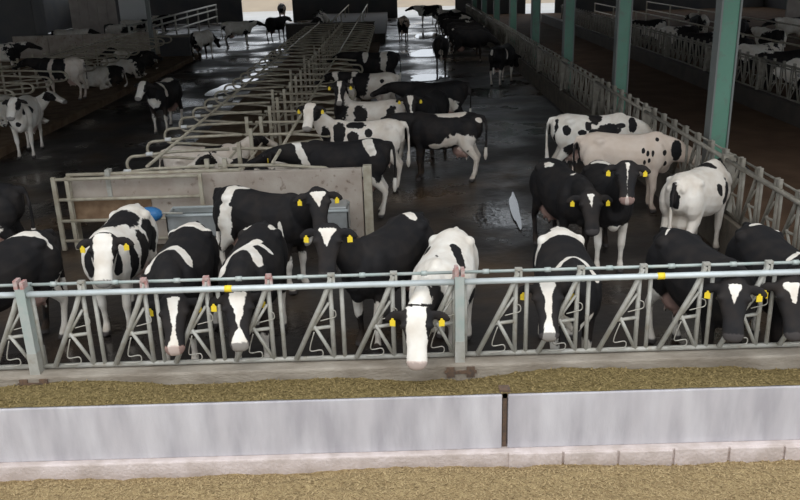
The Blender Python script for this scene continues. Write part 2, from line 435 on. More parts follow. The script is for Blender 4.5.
for k in range(npan):
    y1 = 7.95+PL*(k+1)
    nm = ORD[k]
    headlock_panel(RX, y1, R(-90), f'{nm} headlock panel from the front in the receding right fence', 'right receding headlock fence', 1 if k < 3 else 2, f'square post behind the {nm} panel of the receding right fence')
tag(obj('trim_2', bevelbox(RX-.1, RX+.22, 7.7, 60, -.1, .56, .02, 'kerb2', M['dkerb'])), 'concrete kerb under the right receding fence', None, None, 'structure')
FX = 10.45
for k in range(9):
    y1 = 15.5+PL*k
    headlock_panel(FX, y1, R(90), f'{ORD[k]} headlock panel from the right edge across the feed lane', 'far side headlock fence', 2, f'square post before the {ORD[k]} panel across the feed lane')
tag(obj('trim_3', bevelbox(FX-.22, FX+.1, 9, 60, -.1, .56, .02, 'kerb3', M['dark'])), 'dark kerb under the fence across the feed lane', None, None, 'structure')

# green columns
cy = [13.77, 20.07, 26.4, 32.7, 39.0, 45.3, 51.6, 57.9]
mf = bevelbox(-.135, .135, -.11, .11, 0, 6.0, .012, 'shaft', M['green'])
mp_ = bevelbox(-.26, .2, -.26, .26, 0, .03, .005, 'base_plate', M['greytrim'])
me_ = MB().box(-.03, .0, -.13, .13, 0, 6.0).mesh('edge_strip', M['greytrim'])
for k, y in enumerate(cy):
    t = empty('steel_column', (5.36, y, .05)); tag(t, f'green painted steel column behind the right fence, {ORD[k]} from the front', 'column', 'green columns along the feed lane')
    obj('shaft', mf, t); obj('base_plate', mp_, t, (.1, 0, 0))
    obj('edge_strip', me_, t, (-.135, 0, 0)); obj('edge_strip', me_, t, (.165, 0, 0))

# ------------------------------------------------------------------ free stalls in the middle
GY = 13.2
SB_X0, SB_X1 = -5.3, -.9
bed = obj('stall_bed', bevelbox(SB_X0, SB_X1, GY+.15, 48, -.05, .08, .02, 'stall_bed', M['bed']))
tag(bed, 'raised bedding platform under the middle free stalls', None, None, 'structure')
def arc(cx, cz, r, a0, a1, n=8):
    return [(cx+r*math.cos(R(a0+(a1-a0)*i/n)), 0, cz+r*math.sin(R(a0+(a1-a0)*i/n))) for i in range(n+1)]
# a divider: loop whose rounded end points to -x, fixed to a post at x=0
loop_pts = [(.12, 0, 1.14), (-.9, 0, 1.12), (-1.5, 0, 1.06)] + [(p[0], 0, p[2]) for p in arc(-1.62, .90, .155, 90, 265, 9)] + [(-1.2, 0, .72), (-.6, 0, .66), (0, 0, .58)]
loop_me = MB().tube(loop_pts, .030, 7).mesh('loop_pipe', M['oldpipe'], True)
post_me = MB().box(-.035, .035, -.035, .035, .0, 1.26).mesh('post', M['oldpipe'])
ring_me = MB().tube([(-1.28, 0, 1.09), (-1.40, 0, 1.085)], .040, 8).mesh('ring', M['white'], True)  # white ring around the pipe near the loop end
SP = 1.32
ND = 26
for side in (0, 1):
    X = -3.22 if side == 0 else -2.92
    for k in range(ND):
        y = GY+.35+SP*k
        t = empty('stall_divider', (X, y, .08), 0 if side == 0 else R(180))
        nm = ORD[k]
        tag(t, f'curved pipe stall divider, {nm} behind the concrete partition, ' + ('left row' if side == 0 else 'right row'), 'stall divider', 'middle free stall dividers')
        obj('loop_pipe', loop_me, t)
        if side == 1 or k % 3 == 0: obj('post', post_me, t)
        if side == 0 and k < 12: obj('ring', ring_me, t)['label'] = 'white clamp'
L_ = SP*(ND-1)+.6
for X, lab in ((-4.18, 'long diagonal-looking neck rail over the left row of middle stalls'), (-2.1, 'long neck rail over the right row of middle stalls')):
    tag(obj('neck_rail', MB().tube([(X, GY+.2, 1.275), (X, GY+.2+L_, 1.275)], .028, 8).mesh('neck_rail', M['oldpipe'], True)), lab, 'rail')
for X, lab in ((-3.28, 'straight brace pipe tying the left post row of the middle stalls'), (-2.86, 'straight brace pipe tying the right post row of the middle stalls')):
    tag(obj('brace_rail', MB().tube([(X, GY+.2, .86), (X, GY+.2+L_, .86)], .022, 8).mesh('brace_rail', M['oldpipe'], True)), lab, 'rail')
# second block behind a crossing
YB = 48.2
t = empty('end_partition', (0, YB, 0)); tag(t, 'dark low wall at the far end of the middle stalls', 'partition')
obj('panel', bevelbox(-6.2, -1.2, 0, .18, 0, 1.15, .02, 'panel', M['dark']), t); obj('cap', bevelbox(-6.25, -1.15, -.03, .21, 1.15, 1.2, .01, 'cap', M['board']), t)
tag(obj('stall_bed_rear', bevelbox(-5.6, -.6, YB+.3, 69.5, -.05, .5, .02, 'stall_bed2', M['dark'])), 'dark raised bed of the rear stalls', None, None, 'structure')
for X, nm in ((-3.7, 'left'), (-2.2, 'right')):
    t = empty('bed_rail', (X, YB+.3, .5)); tag(t, f'thin pipe rail along the rear stall bed, {nm} one of two', 'rail')
    obj('pipe', MB().tube([(0, 0, .65), (0, 20.5, .65)], .04, 8).mesh('pipe', M['oldpipe'], True), t)
    for q in range(5): obj('post', MB().box(-.03, .03, -.03, .03, 0, .65).mesh('post', M['oldpipe']), t, (0, .1+5*q, 0))

# partition and gate in front of the stalls
t = empty('stall_partition', (0, GY, 0)); tag(t, 'beige splashed concrete partition closing the near end of the stalls', 'partition')
XL, XR = -5.45, -.62
segs = np.linspace(-4.75, XR, 5)
obj('concrete_panel', bevelbox(-4.75, XR-.0, -.06, .06, .0, 1.2, .015, 'panel', M['sheet']), t)
obj('concrete_panel', bevelbox(XL+.05, -4.76, -.05, .05, .42, 1.17, .015, 'panel', M['sheet']), t)
obj('brown_board', bevelbox(XL+.08, -4.1, -.085, -.06, .46, .82, .008, 'brown_board', M['plank']), t)['label'] = 'brown stained board'
obj('end_post', bevelbox(XR+.02, XR+.16, -.09, .07, 0, 1.24, .01, 'end_post', M['oldpipe']), t)
obj('end_post', bevelbox(XL-.02, XL+.08, -.09, .07, 0, 1.2, .01, 'end_post', M['oldpipe']), t)
obj('cap_rail', MB().tube([(XL, 0, 1.22), (-2.6, 0, 1.22)], .03, 8).mesh('cap_rail', M['oldpipe'], True), t)
obj('clamp_post', bevelbox(-4.80, -4.72, -.08, .08, 0, 1.3, .01, 'clamp_post', M['galv']), t)
t = empty('pipe_gate', (0, GY-.22, 0)); tag(t, 'open pipe gate with flat rails in front of the partition left end', 'gate')
obj('gate_stile', bevelbox(-5.62, -5.55, -.03, .03, 0, 1.24, .008, 'gate_stile', M['oldpipe']), t)
obj('gate_stile', bevelbox(-5.40, -5.34, -.02, .02, 0, 1.24, .008, 'gate_stile', M['oldpipe']), t)
for z in (1.2, .86, .50, .16):
    obj('gate_rail', MB().tube([(-5.58, 0, z), (-3.2, 0, z)], .028, 8).mesh('gate_rail', M['oldpipe'], True), t)
obj('gate_stile', bevelbox(-3.25, -3.19, -.03, .03, 0, 1.24, .008, 'gate_stile', M['oldpipe']), t)

# water trough
t = empty('water_trough', (0, 12.55, 0)); tag(t, 'long stainless steel water trough in front of the concrete partition', 'trough')
tb = MB()
x0, x1, y0, y1, z0, z1, w = -3.65, -.82, -.25, .2, .38, .74, .02
tb.box(x0, x1, y0, y0+w, z0, z1).box(x0, x1, y1-w, y1, z0, z1).box(x0, x0+w, y0, y1, z0, z1).box(x1-w, x1, y0, y1, z0, z1).box(x0, x1, y0, y1, z0, z0+w)
obj('tank', tb.mesh('tank', M['steel']), t)
rim = MB().tube([(x0, y0, z1), (x1, y0, z1), (x1, y1, z1), (x0, y1, z1)], .022, 8, True).mesh('rim', M['rail'], True); obj('rim', rim, t)
obj('float_cover', bevelbox(x1-.62, x1-.02, y0+.01, y1-.01, z1-.01, z1+.06, .02, 'float_cover', M['steel']), t)
for xx in (x0+.15, -2.2, x1-.15):
    for yy in (y0+.05, y1-.05): obj('leg', MB().box(xx-.03, xx+.03, yy-.03, yy+.03, 0, z0+.01).mesh('leg', M['steel']), t)
obj('water', MB().box(x0+w, x1-.65, y0+w, y1-w, z0+w, z1-.08).mesh('water', M['water']), t)
t = empty('float_ball', (-3.86, 12.2, .80)); tag(t, 'blue plastic float at the left end of the water trough', 'float')
bm = bmesh.new(); bmesh.ops.create_uvsphere(bm, u_segments=16, v_segments=10, radius=1, matrix=Matrix.Diagonal((.20, .13, .12, 1)))
me = bpy.data.meshes.new('ball'); bm.to_mesh(me); bm.free(); me.materials.append(M['blue']); obj('ball', me, t)
obj('arm', MB().tube([(.15, 0, .02), (.5, .02, .0)], .018, 6).mesh('arm', M['galv'], True), t)

# ------------------------------------------------------------------ left stalls and background furniture
lb = tag(obj('left_bed', bevelbox(-20, -10, 17, 43.5, -.05, .2, .03, 'left_bed', M['bed'])), 'raised brown bed of the left free stalls', None, None, 'structure')
for k in range(18):
    y = 18.2+1.35*k
    t = empty('stall_divider', (-13.6, y, .2), R(180)); tag(t, f'curved pipe stall divider on the left bed, {ORD[k]} from the near end', 'stall divider', 'left free stall dividers')
    obj('loop_pipe', loop_me, t).scale = (1.55, 1, 1); obj('post', post_me, t)
tag(obj('neck_rail', MB().tube([(-12.9, 17.5, 1.40), (-12.9, 42.5, 1.40)], .03, 8).mesh('nr', M['oldpipe'], True)), 'long neck rail over the left stalls', 'rail')
tag(obj('brace_rail', MB().tube([(-13.665, 17.5, 1.0), (-13.665, 42.5, 1.0)], .025, 8).mesh('nr2', M['oldpipe'], True)), 'post row brace pipe of the left stalls', 'rail')
t = empty('end_wall', (0, 43.6, 0)); tag(t, 'low beige concrete wall at the far end of the left stalls', 'partition')
for k in range(4): obj('wall_slab', bevelbox(-19.6+1.8*k, -19.6+1.8*k+1.78, 0, .2, 0, 1.28+.0*k, .02, 'slab', M['sheet']), t)
obj('end_post', bevelbox(-12.42, -12.2, -.1, .25, 0, 1.4, .02, 'end_post', M['oldpipe']), t)
t = empty('barn_post', (-11.6, 40.5, 0)); tag(t, 'tall grey steel post beside the left end wall', 'column')
obj('shaft', bevelbox(-.09, .09, -.09, .09, 0, 5.3, .01, 'shaft', M['greytrim']), t); obj('base_plate', bevelbox(-.2, .2, -.2, .2, 0, .03, 0, 'bp', M['greytrim']), t)
t = empty('water_box', (-11.0, 42.5, 0)); tag(t, 'dark box trough with pale lid beside the left end wall', 'trough')
obj('box', bevelbox(-.75, .75, -.3, .3, 0, 1.1, .02, 'box', M['darkmetal']), t); obj('lid', bevelbox(-.8, .8, -.35, .35, 1.1, 1.2, .02, 'lid', M['board']), t)
# left fence line beyond
BX = -14.2
t = empty('feed_barrier', (BX, 45.5, 0)); tag(t, 'long double pipe barrier running away behind the left end wall', 'fence')
for z in (1.5, 1.15, .6): obj('pipe', MB().tube([(0, 0, z), (0, 23, z)], .06, 8).mesh('pipe', M['galv'], True), t)
for q in range(8): obj('post', MB().box(-.05, .05, -.05, .05, 0, 1.55).mesh('post', M['galv']), t, (0, .1+22.8*q/7, 0))
t = empty('white_panel', (-17.0, 56, 0)); tag(t, 'white hanging board far back on the left', 'board')
obj('board', bevelbox(-.9, .9, -.05, .05, 1.2, 3.3, .02, 'board', M['white']), t)
for xx in (-.8, .8): obj('leg', MB().box(xx-.05, xx+.05, .05, .12, 0, 3.0).mesh('leg', M['greytrim']), t)
t = empty('weathered_panel', (-19.6, 56, 0)); tag(t, 'weathered pinkish board wall far back on the left', 'board')
for q in range(5): obj('board', bevelbox(-1.5+.6*q, -1.5+.6*q+.58, -.05, .05, .0, 3.3, .01, 'board', M['pinkish']), t)
t = empty('dark_bin', (-20.3, 45.5, 0)); tag(t, 'dark metal hopper standing behind the left end wall', 'hopper')
obj('body', bevelbox(-2.4, 1.5, -.8, .8, .8, 3.6, .05, 'body', M['darkmetal']), t)
for xx in (-2.2, 1.3):
    for yy in (-.6, .6): obj('leg', MB().box(xx-.08, xx+.08, yy-.08, yy+.08, 0, .85).mesh('leg', M['greytrim']), t)
t = empty('pale_board', (22.5, 44, 0)); tag(t, 'pale board wall at the back of the right pen', 'board')
for q in range(5): obj('board', bevelbox(-2.4+.98*q, -2.4+.98*q+.96, -.05, .05, .4, 3.6, .01, 'board', M['pinkish']), t)
for xx in (-2.3, 2.3): obj('post', MB().box(xx-.06, xx+.06, .05, .17, 0, 3.6).mesh('post', M['greytrim']), t)
for X in (13.5, 17.0):
    t = empty('pen_rail', (X, 18, 0)); tag(t, f'pipe rail running back through the right pen, {"nearer" if X < 15 else "farther"} one', 'rail')
    for z in (1.3, .8): obj('pipe', MB().tube([(0, 0, z), (0, 40, z)], .035, 8).mesh('pipe', M['oldpipe'], True), t)
    for q in range(9): obj('post', post_me, t, (0, q*5, .05))

# ------------------------------------------------------------------ cows
def nrm(v):
    v = np.array(v, float); return v/np.linalg.norm(v)
def loft(mb, rings, n=14):
    """rings: (centre, side axis, up axis, half width, up radius, down radius)"""
    vs = []
    for c, u, w, ru, rup, rdn in rings:
        for j in range(n):
            a = 2*math.pi*j/n; ca, sa = math.cos(a), math.sin(a)
            vs.append(np.array(c)+np.array(u)*ru*ca+np.array(w)*(rup if sa > 0 else rdn)*sa)
    k = len(rings); fs = []
    for i in range(k-1):
        for j in range(n): fs.append((i*n+j, i*n+(j+1) % n, (i+1)*n+(j+1) % n, (i+1)*n+j))
    fs += [tuple(range(n))[::-1], tuple(range((k-1)*n, k*n))]
    mb.add(vs, fs)
def limb(mb, pts, side, n=10):
    """pts: (point, half side width, half fore-aft width)"""
    rings = []
    for i, (p, a, b) in enumerate(pts):
        t = nrm(np.array(pts[min(i+1, len(pts)-1)][0])-np.array(pts[max(i-1, 0)][0]))
        u = np.array(side, float); u = nrm(u-t*(u@t)); w = np.cross(t, u)
        rings.append((p, u, w, a, b, b))
    loft(mb, rings, n)
def blob(mb, c, r):
    rings = []
    for i in range(7):
        a = math.pi*(i+.35)/7.35 if i else .12
        a = .12+(math.pi-.24)*i/6
        rings.append(((c[0], c[1], c[2]+r[2]*math.cos(a)), (1, 0, 0), (0, 1, 0), r[0]*math.sin(a), r[1]*math.sin(a), r[1]*math.sin(a)))
    loft(mb, rings[::-1], 12)

HEADL = .58
EX, EY, EZ = (1, 0, 0), (0, 1, 0), (0, 0, 1)
def cow_shape(poll, hdir, lying=False, voxel=.016, steps=(0, 0, 0, 0), tailside=0., fat=1.0, tailr=.029, eardrop=-.15):
    """local cow: +x head, +y left, z up, hooves at z=0"""
    mb = MB()
    dz = -.60 if lying else 0.
    T = [(-.82, 1.27, 1.02, .07), (-.78, 1.34, .92, .15), (-.66, 1.405, .84, .225), (-.50, 1.43, .80, .275), (-.34, 1.41, .74, .295), (-.12, 1.385, .67, .335*fat),
         (.10, 1.375, .63, .36*fat), (.28, 1.385, .63, .345*fat), (.46, 1.415, .65, .285), (.60, 1.39, .69, .24), (.72, 1.30, .76, .20), (.81, 1.18, .86, .12)]
    rings = []
    n = 18
    vs = []
    for x, zt, zb, w in T:
        zc = zb+(zt-zb)*.52
        for j in range(n):
            a = 2*math.pi*j/n; ca, sa = math.cos(a), math.sin(a)
            yy = w*math.copysign(abs(ca)**.85, ca)
            if sa > 0: yy *= 1-(.30 if x > -.3 else .12)*sa**2
            zz = zc+(zt-zc if sa > 0 else zc-zb)*math.copysign(abs(sa)**.9, sa)
            vs.append((x, yy, zz+dz))
    fs = []
    k = len(T)
    for i in range(k-1):
        for j in range(n): fs.append((i*n+j, (i+1)*n+j, (i+1)*n+(j+1) % n, i*n+(j+1) % n))
    fs += [tuple(range(n)), tuple(range((k-1)*n, k*n))[::-1]]
    mb.add(vs, fs)
    # hooks, pins and withers
    for sg in (-1, 1):
        blob(mb, (-.48, sg*.19, 1.29+dz), (.12, .085, .075))
        blob(mb, (-.76, sg*.10, 1.24+dz), (.07, .05, .06))
        blob(mb, (.50, sg*.20, 1.02+dz), (.17, .10, .26))     # shoulder
        blob(mb, (-.55, sg*.19, 1.02+dz), (.22, .12, .27))    # thigh
    blob(mb, (.50, 0, 1.37+dz), (.14, .07, .06))
    # neck
    h = nrm(hdir); poll = np.array(poll, float)
    lat = np.cross((0, 0, 1), h)
    lat = nrm(lat) if np.linalg.norm(lat) > .05 else np.array([0, 1., 0])
    dor = np.cross(h, lat)
    nb = np.array([.58, 0, 1.12+dz]); ne = poll-dor*.055+h*.03
    ctl = (nb+ne)/2+np.array([.06, 0, .07 if ne[2] < 1.3+dz else -.04])
    rings = []
    for i in range(9):
        t = i/8
        p = (1-t)**2*nb+2*t*(1-t)*ctl+t*t*ne
        tg = nrm(2*(1-t)*(ctl-nb)+2*t*(ne-ctl))
        u = np.array(EY)*(1-t)+lat*t; u = nrm(u-tg*(u@tg)); w = np.cross(tg, u)
        rv = .27*(1-t)**1.3+.13*t+.09*t*(1-t); rh = .175*(1-t)**1.2+.112*t
        rings.append((p, u, w, rh, rv, rv))
    loft(mb, rings, 14)
    # dewlap / brisket
    blob(mb, (.66, 0, .82+dz), (.13, .10, .15))
    # head
    H = [(-.06, .075, .035, .06), (.02, .132, .06, .12), (.13, .152, .075, .16), (.28, .154, .075, .175), (.44, .124, .065, .14), (.64, .098, .055, .10), (.80, .102, .06, .09), (.92, .106, .056, .084), (1.0, .08, .037, .057), (1.035, .04, .015, .025)]
    loft(mb, [(poll+h*t*HEADL, lat, dor, a, b, c) for t, a, b, c in H], 14)
    for sg in (-1, 1):   # brow
        blob(mb, poll+h*.17+lat*sg*.124+dor*.035, (.045, .04, .04))
        e0 = poll+h*.055+lat*sg*.118+dor*.0
        ed = nrm(lat*sg+dor*eardrop-h*.05+np.array([0, 0, -.22]))
        rings = []
        for q, (wd, th) in zip((0, .05, .10, .15, .19, .215), ((.026, .022), (.048, .024), (.066, .021), (.062, .019), (.042, .017), (.014, .012))):
            rings.append((e0+ed*q+np.array([0, 0, -.5])*q*q, nrm(h*.7+dor*-.35), nrm(np.cross(ed, nrm(h*.7+dor*-.35))), wd, th, th))
        loft(mb, rings, 10)
    # legs
    if not lying:
        for i, sg in enumerate((1, -1)):
            s = steps[i]; y = sg*.175
            limb(mb, [((.50, y, 1.02), .09, .16), ((.47, y, .82), .085, .115), ((.47+s*.4, y, .62), .062, .075), ((.49+s*.7, y*.95, .42), .056, .060), ((.48+s*.85, y*.95, .33), .038, .042), ((.475+s, y*.95, .19), .035, .038), ((.48+s, y*.95, .13), .045, .05), ((.51+s, y*.95, .07), .05, .058), ((.525+s, y*.95, .0), .058, .072)], EY)
            s = steps[2+i]; y = sg*.185
            limb(mb, [((-.52, y, 1.15), .10, .22), ((-.47, y*1.05, .92), .10, .20), ((-.52, y*1.05, .74), .082, .13), ((-.64+s*.4, y, .58), .055, .075), ((-.715+s*.7, y*.95, .48), .046, .065), ((-.70+s*.8, y*.92, .38), .038, .046), ((-.67+s, y*.9, .20), .036, .04), ((-.655+s, y*.9, .13), .046, .05), ((-.625+s, y*.9, .07), .05, .058), ((-.61+s, y*.9, .0), .058, .072)], EY)
        blob(mb, (-.40, 0, .66), (.23, .185, .19))     # udder
        for sx in (-.30, -.50):
            for sg in (-1, 1): blob(mb, (sx, sg*.09, .48), (.022, .022, .05))
    else:
        for sg in (1, -1):
            limb(mb, [((.45, sg*.18, .38), .09, .15), ((.50, sg*.22, .16), .08, .09), ((.82, sg*.22, .09), .055, .06), ((.62, sg*.24, .05), .045, .045), ((.45, sg*.24, .05), .05, .05)], EZ)
            limb(mb, [((-.50, sg*.20, .50), .12, .2), ((-.30, sg*.33, .30), .10, .16), ((-.12, sg*.40, .14), .07, .09), ((-.45, sg*.45, .08), .05, .06), ((-.20, sg*.48, .05), .045, .045), ((-.08, sg*.48, .05), .055, .05)], EZ)
        blob(mb, (-.42, .1, .2), (.22, .22, .16))
    # tail
    ty = tailside
    tz = [1.34, 1.33, 1.22, 1.0, .8, .62, .52, .42]
    tx = [-.74, -.84, -.885, -.90, -.895, -.885, -.88, -.88]
    if lying: tz = [.75, .73, .6, .4, .2, .1, .06, .05]; tx = [-.74, -.84, -.89, -.92, -.95, -.92, -.85, -.78]
    rr = [tailr*1.5, tailr*1.3, tailr, tailr*.9, tailr*.9, tailr*1.4, tailr*1.7, tailr*.6]
    mb.tube([(a, ty*max(0, (1.34-b))*.8, b) for a, b in zip(tx, tz)], rr, 8)
    me = bpy.data.meshes.new('tmp'); me.from_pydata(mb.v, [], mb.f); me.update()
    ob = bpy.data.objects.new('tmp', me); COL.objects.link(ob)
    bm = bmesh.new(); bm.from_mesh(me); bmesh.ops.recalc_face_normals(bm, faces=bm.faces[:]); bm.to_mesh(me); bm.free()
    md = ob.modifiers.new('r', 'REMESH'); md.mode = 'VOXEL'; md.voxel_size = voxel; md.use_smooth_shade = True
    sm = ob.modifiers.new('s', 'SMOOTH'); sm.factor = .5; sm.iterations = 3 if voxel > .02 else 5
    dg = bpy.context.evaluated_depsgraph_get()
    out = bpy.data.meshes.new_from_object(ob.evaluated_get(dg))
    bpy.data.objects.remove(ob); bpy.data.meshes.remove(me)
    out.materials.clear(); out.materials.append(M['coat'])
    out.polygons.foreach_set('use_smooth', [True]*len(out.polygons))
    return out, dict(poll=poll, h=h, lat=lat, dor=dor, lying=lying, dz=dz, eardrop=eardrop)

def seg_d(p, a, b):
    a = np.array(a, float); b = np.array(b, float); ab = b-a
    t = np.clip(((p-a)@ab)/max(ab@ab, 1e-9), 0, 1)
    return np.linalg.norm(p-a-t[:, None]*ab, axis=1)
def paint(me, fr, base, ops=(), face='black', facew=.05, legs=None, cream=0., dirt=.5, rnd=None, noseblack=True, tailw=True):
    n = len(me.vertices)
    co = np.empty(n*3, np.float32); me.vertices.foreach_get('co', co); p = co.reshape(-1, 3).astype(float)
    q = p.copy(); q[:, 2] -= fr['dz']
    s = np.full(n, .5 if base == 'W' else -.5)
    if rnd is not None:
        wv = waves(rnd[0], rnd[1], 10)
        s = np.clip((wv(q[:, 0], q[:, 1], q[:, 2])+rnd[2])*.9, -.6, .6)
    if legs is not None:     # white below this height
        s = np.maximum(s, np.clip((legs-q[:, 2])*5, -1, .5))
    for op in ops:
        sign = 1 if op[0] == 'W' else -1
        if len(op) == 3:     # blob: centre, radii
            d = 1-np.linalg.norm((q-np.array(op[1]))/np.array(op[2]), axis=1)
        else:                # stroke: a, b, radius
            d = (op[3]-seg_d(q, op[1], op[2]))/op[3]
        d = np.clip(d*1.2, -1, .6)
        s = np.maximum(s, d) if sign > 0 else np.minimum(s, -d)
    # head
    r = p-fr['poll']; t = r@fr['h']/HEADL; v = r@fr['lat']; w = r@fr['dor']
    inh = (t > -.07) & (t < 1.15) & (np.abs(w) < .21) & (np.abs(v) < .34)
    av = np.abs(v)
    if face == 'black': hs = np.full(n, -.5)
    elif face == 'star': hs = np.maximum(np.clip((facew*(1-np.clip((t-.10)/.32, 0, 1.5))-av)*14, -.5, .5), -.5); hs = np.where((t < .06) | (t > .42) | (w < -.02), -.5, hs)
    elif face == 'blaze':
        wd = facew*(1.25-1.1*np.clip(t/.55, 0, 1)+.9*np.clip((t-.6)/.3, 0, 1)); hs = np.clip((wd-av)*14, -.5, .5); hs = np.where(((w < -.03) & (t < .8)) | (t < .03), -.5, hs)
    elif face == 'white':
        hs = np.clip((.098+.05*np.clip((t-.5)/.3, 0, 1)-av)*14, -.5, .5); hs = np.where((w < -.07) & (t < .6), -.3, hs); hs = np.where(t < -.03, -.5, hs)
    else: hs = np.full(n, .5)
    hs = np.where(av > .165, -.5 if face != 'allwhite' else .2, hs)     # ears
    s = np.where(inh, hs, s)
    pink = np.zeros(n); horn = np.zeros(n)
    horn = np.where(inh & (t > .90), .75 if noseblack else .3, horn)
    pink = np.where(inh & (t > .88) & (not noseblack), .6, pink)
    if not fr['lying']:
        horn = np.maximum(horn, np.clip((.075-p[:, 2])*60, 0, 1))
        ud = 1-np.linalg.norm((p-np.array([-.40, 0, .62]))/np.array([.22, .22, .2]), axis=1)
        pink = np.maximum(pink, np.clip(ud*4, 0, .8))
        dr = dirt*np.clip((.85-p[:, 2])*1.4, .06, 1)
    else:
        dr = dirt*np.clip((.6-p[:, 2])*1.4, .1, .8)
    ano = 1-np.linalg.norm((q-np.array([-.86, 0, 1.14]))/np.array([.06, .05, .14]), axis=1)
    horn = np.maximum(horn, np.clip(ano*3, 0, .6))
    if tailw: s = np.where((q[:, 0] < -.85) & (q[:, 2] < .7), .5, s)
    for nm, arr in (('coat', s), ('pink', pink), ('horn', horn), ('dirt', np.where(inh, 0.05, dr)), ('cream', np.full(n, cream))):
        at = me.attributes.get(nm) or me.attributes.new(nm, 'FLOAT', 'POINT')
        at.data.foreach_set('value', np.asarray(arr, np.float32))

def sphere_mesh(name, r, material, u=12, v=8, sc=(1, 1, 1)):
    bm = bmesh.new(); bmesh.ops.create_uvsphere(bm, u_segments=u, v_segments=v, radius=r, matrix=Matrix.Diagonal((*sc, 1)))
    me = bpy.data.meshes.new(name); bm.to_mesh(me); bm.free(); me.materials.append(material)
    me.polygons.foreach_set('use_smooth', [True]*len(me.polygons)); return me
EYE = sphere_mesh('eye', .021, M['eye'])
def tagmesh():
    bm = bmesh.new()
    # plate with a stem at the top, in local y (side) / z, thin in x
    pts = [(-.009, .04), (.009, .04), (.012, .025), (.028, .016), (.028, -.04), (-.028, -.04), (-.028, .016), (-.012, .025)]
    vs = [bm.verts.new((x_, a, b)) for x_ in (-.005, .005) for a, b in pts]
    bm.faces.new(vs[:8][::-1]); bm.faces.new(vs[8:])
    for i in range(8): bm.faces.new((vs[i], vs[(i+1) % 8], vs[8+(i+1) % 8], vs[8+i]))
    bmesh.ops.recalc_face_normals(bm, faces=bm.faces[:])
    me = bpy.data.meshes.new('ear_tag'); bm.to_mesh(me); bm.free(); me.materials.append(M['yellow']); return me
TAG = tagmesh()
def add_head_bits(root, fr, tags=(1, 1), eyes=True):
    P0, h, lat, dor = fr['poll'], fr['h'], fr['lat'], fr['dor']
    for i, sg in enumerate((1, -1)):
        if eyes:
            e = obj('eye', EYE, root, P0+h*.30*HEADL+lat*sg*.146+dor*.02)
        if tags[i]:
            ed = nrm(lat*sg+dor*fr['eardrop']-h*.05+np.array([0, 0, -.22]))
            c = P0+h*.055+lat*sg*.118+ed*.125+np.array([0, 0, -.5])*.0156
            hz = nrm((h[0], h[1], 0)) if math.hypot(h[0], h[1]) > .05 else np.array([1., 0, 0])
            c = c+hz*.04+np.array([0, 0, -.045])
            t = obj('ear_tag', TAG, root)
            xa = nrm(hz*.95+lat*sg*.25); ya = np.cross((0, 0, 1), xa); ya = nrm(ya); za = np.cross(xa, ya)
            mm = Matrix.Identity(4)
            for r_ in range(3): mm[r_][0], mm[r_][1], mm[r_][2], mm[r_][3] = xa[r_], ya[r_], za[r_], c[r_]
            t.matrix_local = mm
            t['label'] = 'yellow ear tag'

def cow(label, loc, heading, poll=None, hdir=None, pollw=None, muzw=None, group=None, tags=(1, 1), scale=1.0, voxel=.016, z=0., shape=None, base='B', ops=(), eyes=True, **kw):
    """poll/hdir local, or pollw/muzw world points"""
    a = R(heading); ca, sa = math.cos(a), math.sin(a)
    def tolocal(pw):
        d = np.array([pw[0]-loc[0], pw[1]-loc[1], pw[2]-z])/scale
        return np.array([ca*d[0]+sa*d[1], -sa*d[0]+ca*d[1], d[2]])
    sk = {k: kw.pop(k) for k in list(kw) if k in ('lying', 'steps', 'tailside', 'fat', 'eardrop', 'tailr')}
    if shape is None:
        if pollw is not None:
            poll = tolocal(pollw); hdir = tolocal(muzw)-poll
            # keep the neck within reach
            nb = np.array([.58, 0, 1.12]); d = poll-nb; L = np.linalg.norm(d)
            if L > .86: poll = nb+d*(.86/L)
        me, fr = cow_shape(poll, hdir, voxel=voxel, **sk)
    else:
        me, fr = SHAPES[shape]; me = me.copy()
    paint(me, fr, base, ops, **kw)
    o = obj('cow', me, None, (loc[0], loc[1], z), a)
    o.scale = (scale,)*3
    tag(o, label, 'cow', group)
    add_head_bits(o, fr, tags, eyes)
    return o

def from_rump(px, py, heading, z=1.40, rx=-.66, scale=1.0):
    p = atz(px, py, z*scale); a = R(heading)
    return (p[0]-math.cos(a)*rx*scale, p[1]-math.sin(a)*rx*scale)

GF = 'cows at the front headlock fence'
GM = 'cows standing behind the front row'
GL = 'cows around the middle stalls'
GB = 'cows in the background'
GR = 'cows beyond the feed lane'
# --- front row
cow('black cow at the left edge with white hip patch, head out of view', (-4.74, 9.05), -118, poll=(1.15, -.05, 1.05), hdir=(.6, 0, -.8), group=GF, base='B',
    ops=[('W', (-.55, .12, 1.43), (-.35, -.12, 1.42), .07), ('W', (-.52, .1, 1.42), (-.62, .28, 1.25), .05), ('W', (-.62, .2, .5), (.22, .12, .42))], face='star', dirt=.35)
cow('white-faced patched cow with head raised behind the fence, second from the left', from_rump(133, 204, -91), -91, pollw=aty(104, 227, 8.50), muzw=aty(103, 283, 8.15), group=GF, base='W',
    ops=[('B', (-.02, .02, 1.42), (.34, .28, .2)), ('B', (.10, .36, 1.0), (.17, .2, .34)), ('B', (.42, .30, .95), (.10, .2, .30)), ('B', (-.30, .33, 1.05), (.22, .15, .30)), ('B', (.66, .16, 1.2), (.70, .2, .95), .06), ('B', (.84, .03, 1.35), (.13, .2, .16)),
         ('W', (.22, .17, 1.38), (.16, .10, .1)), ('B', (.2, -.35, 1.0), (.3, .2, .3)), ('B', (.8, -.12, 1.1), (.1, .12, .25))], face='white', dirt=.2, legs=.6, steps=(.05, -.06, 0, .1))
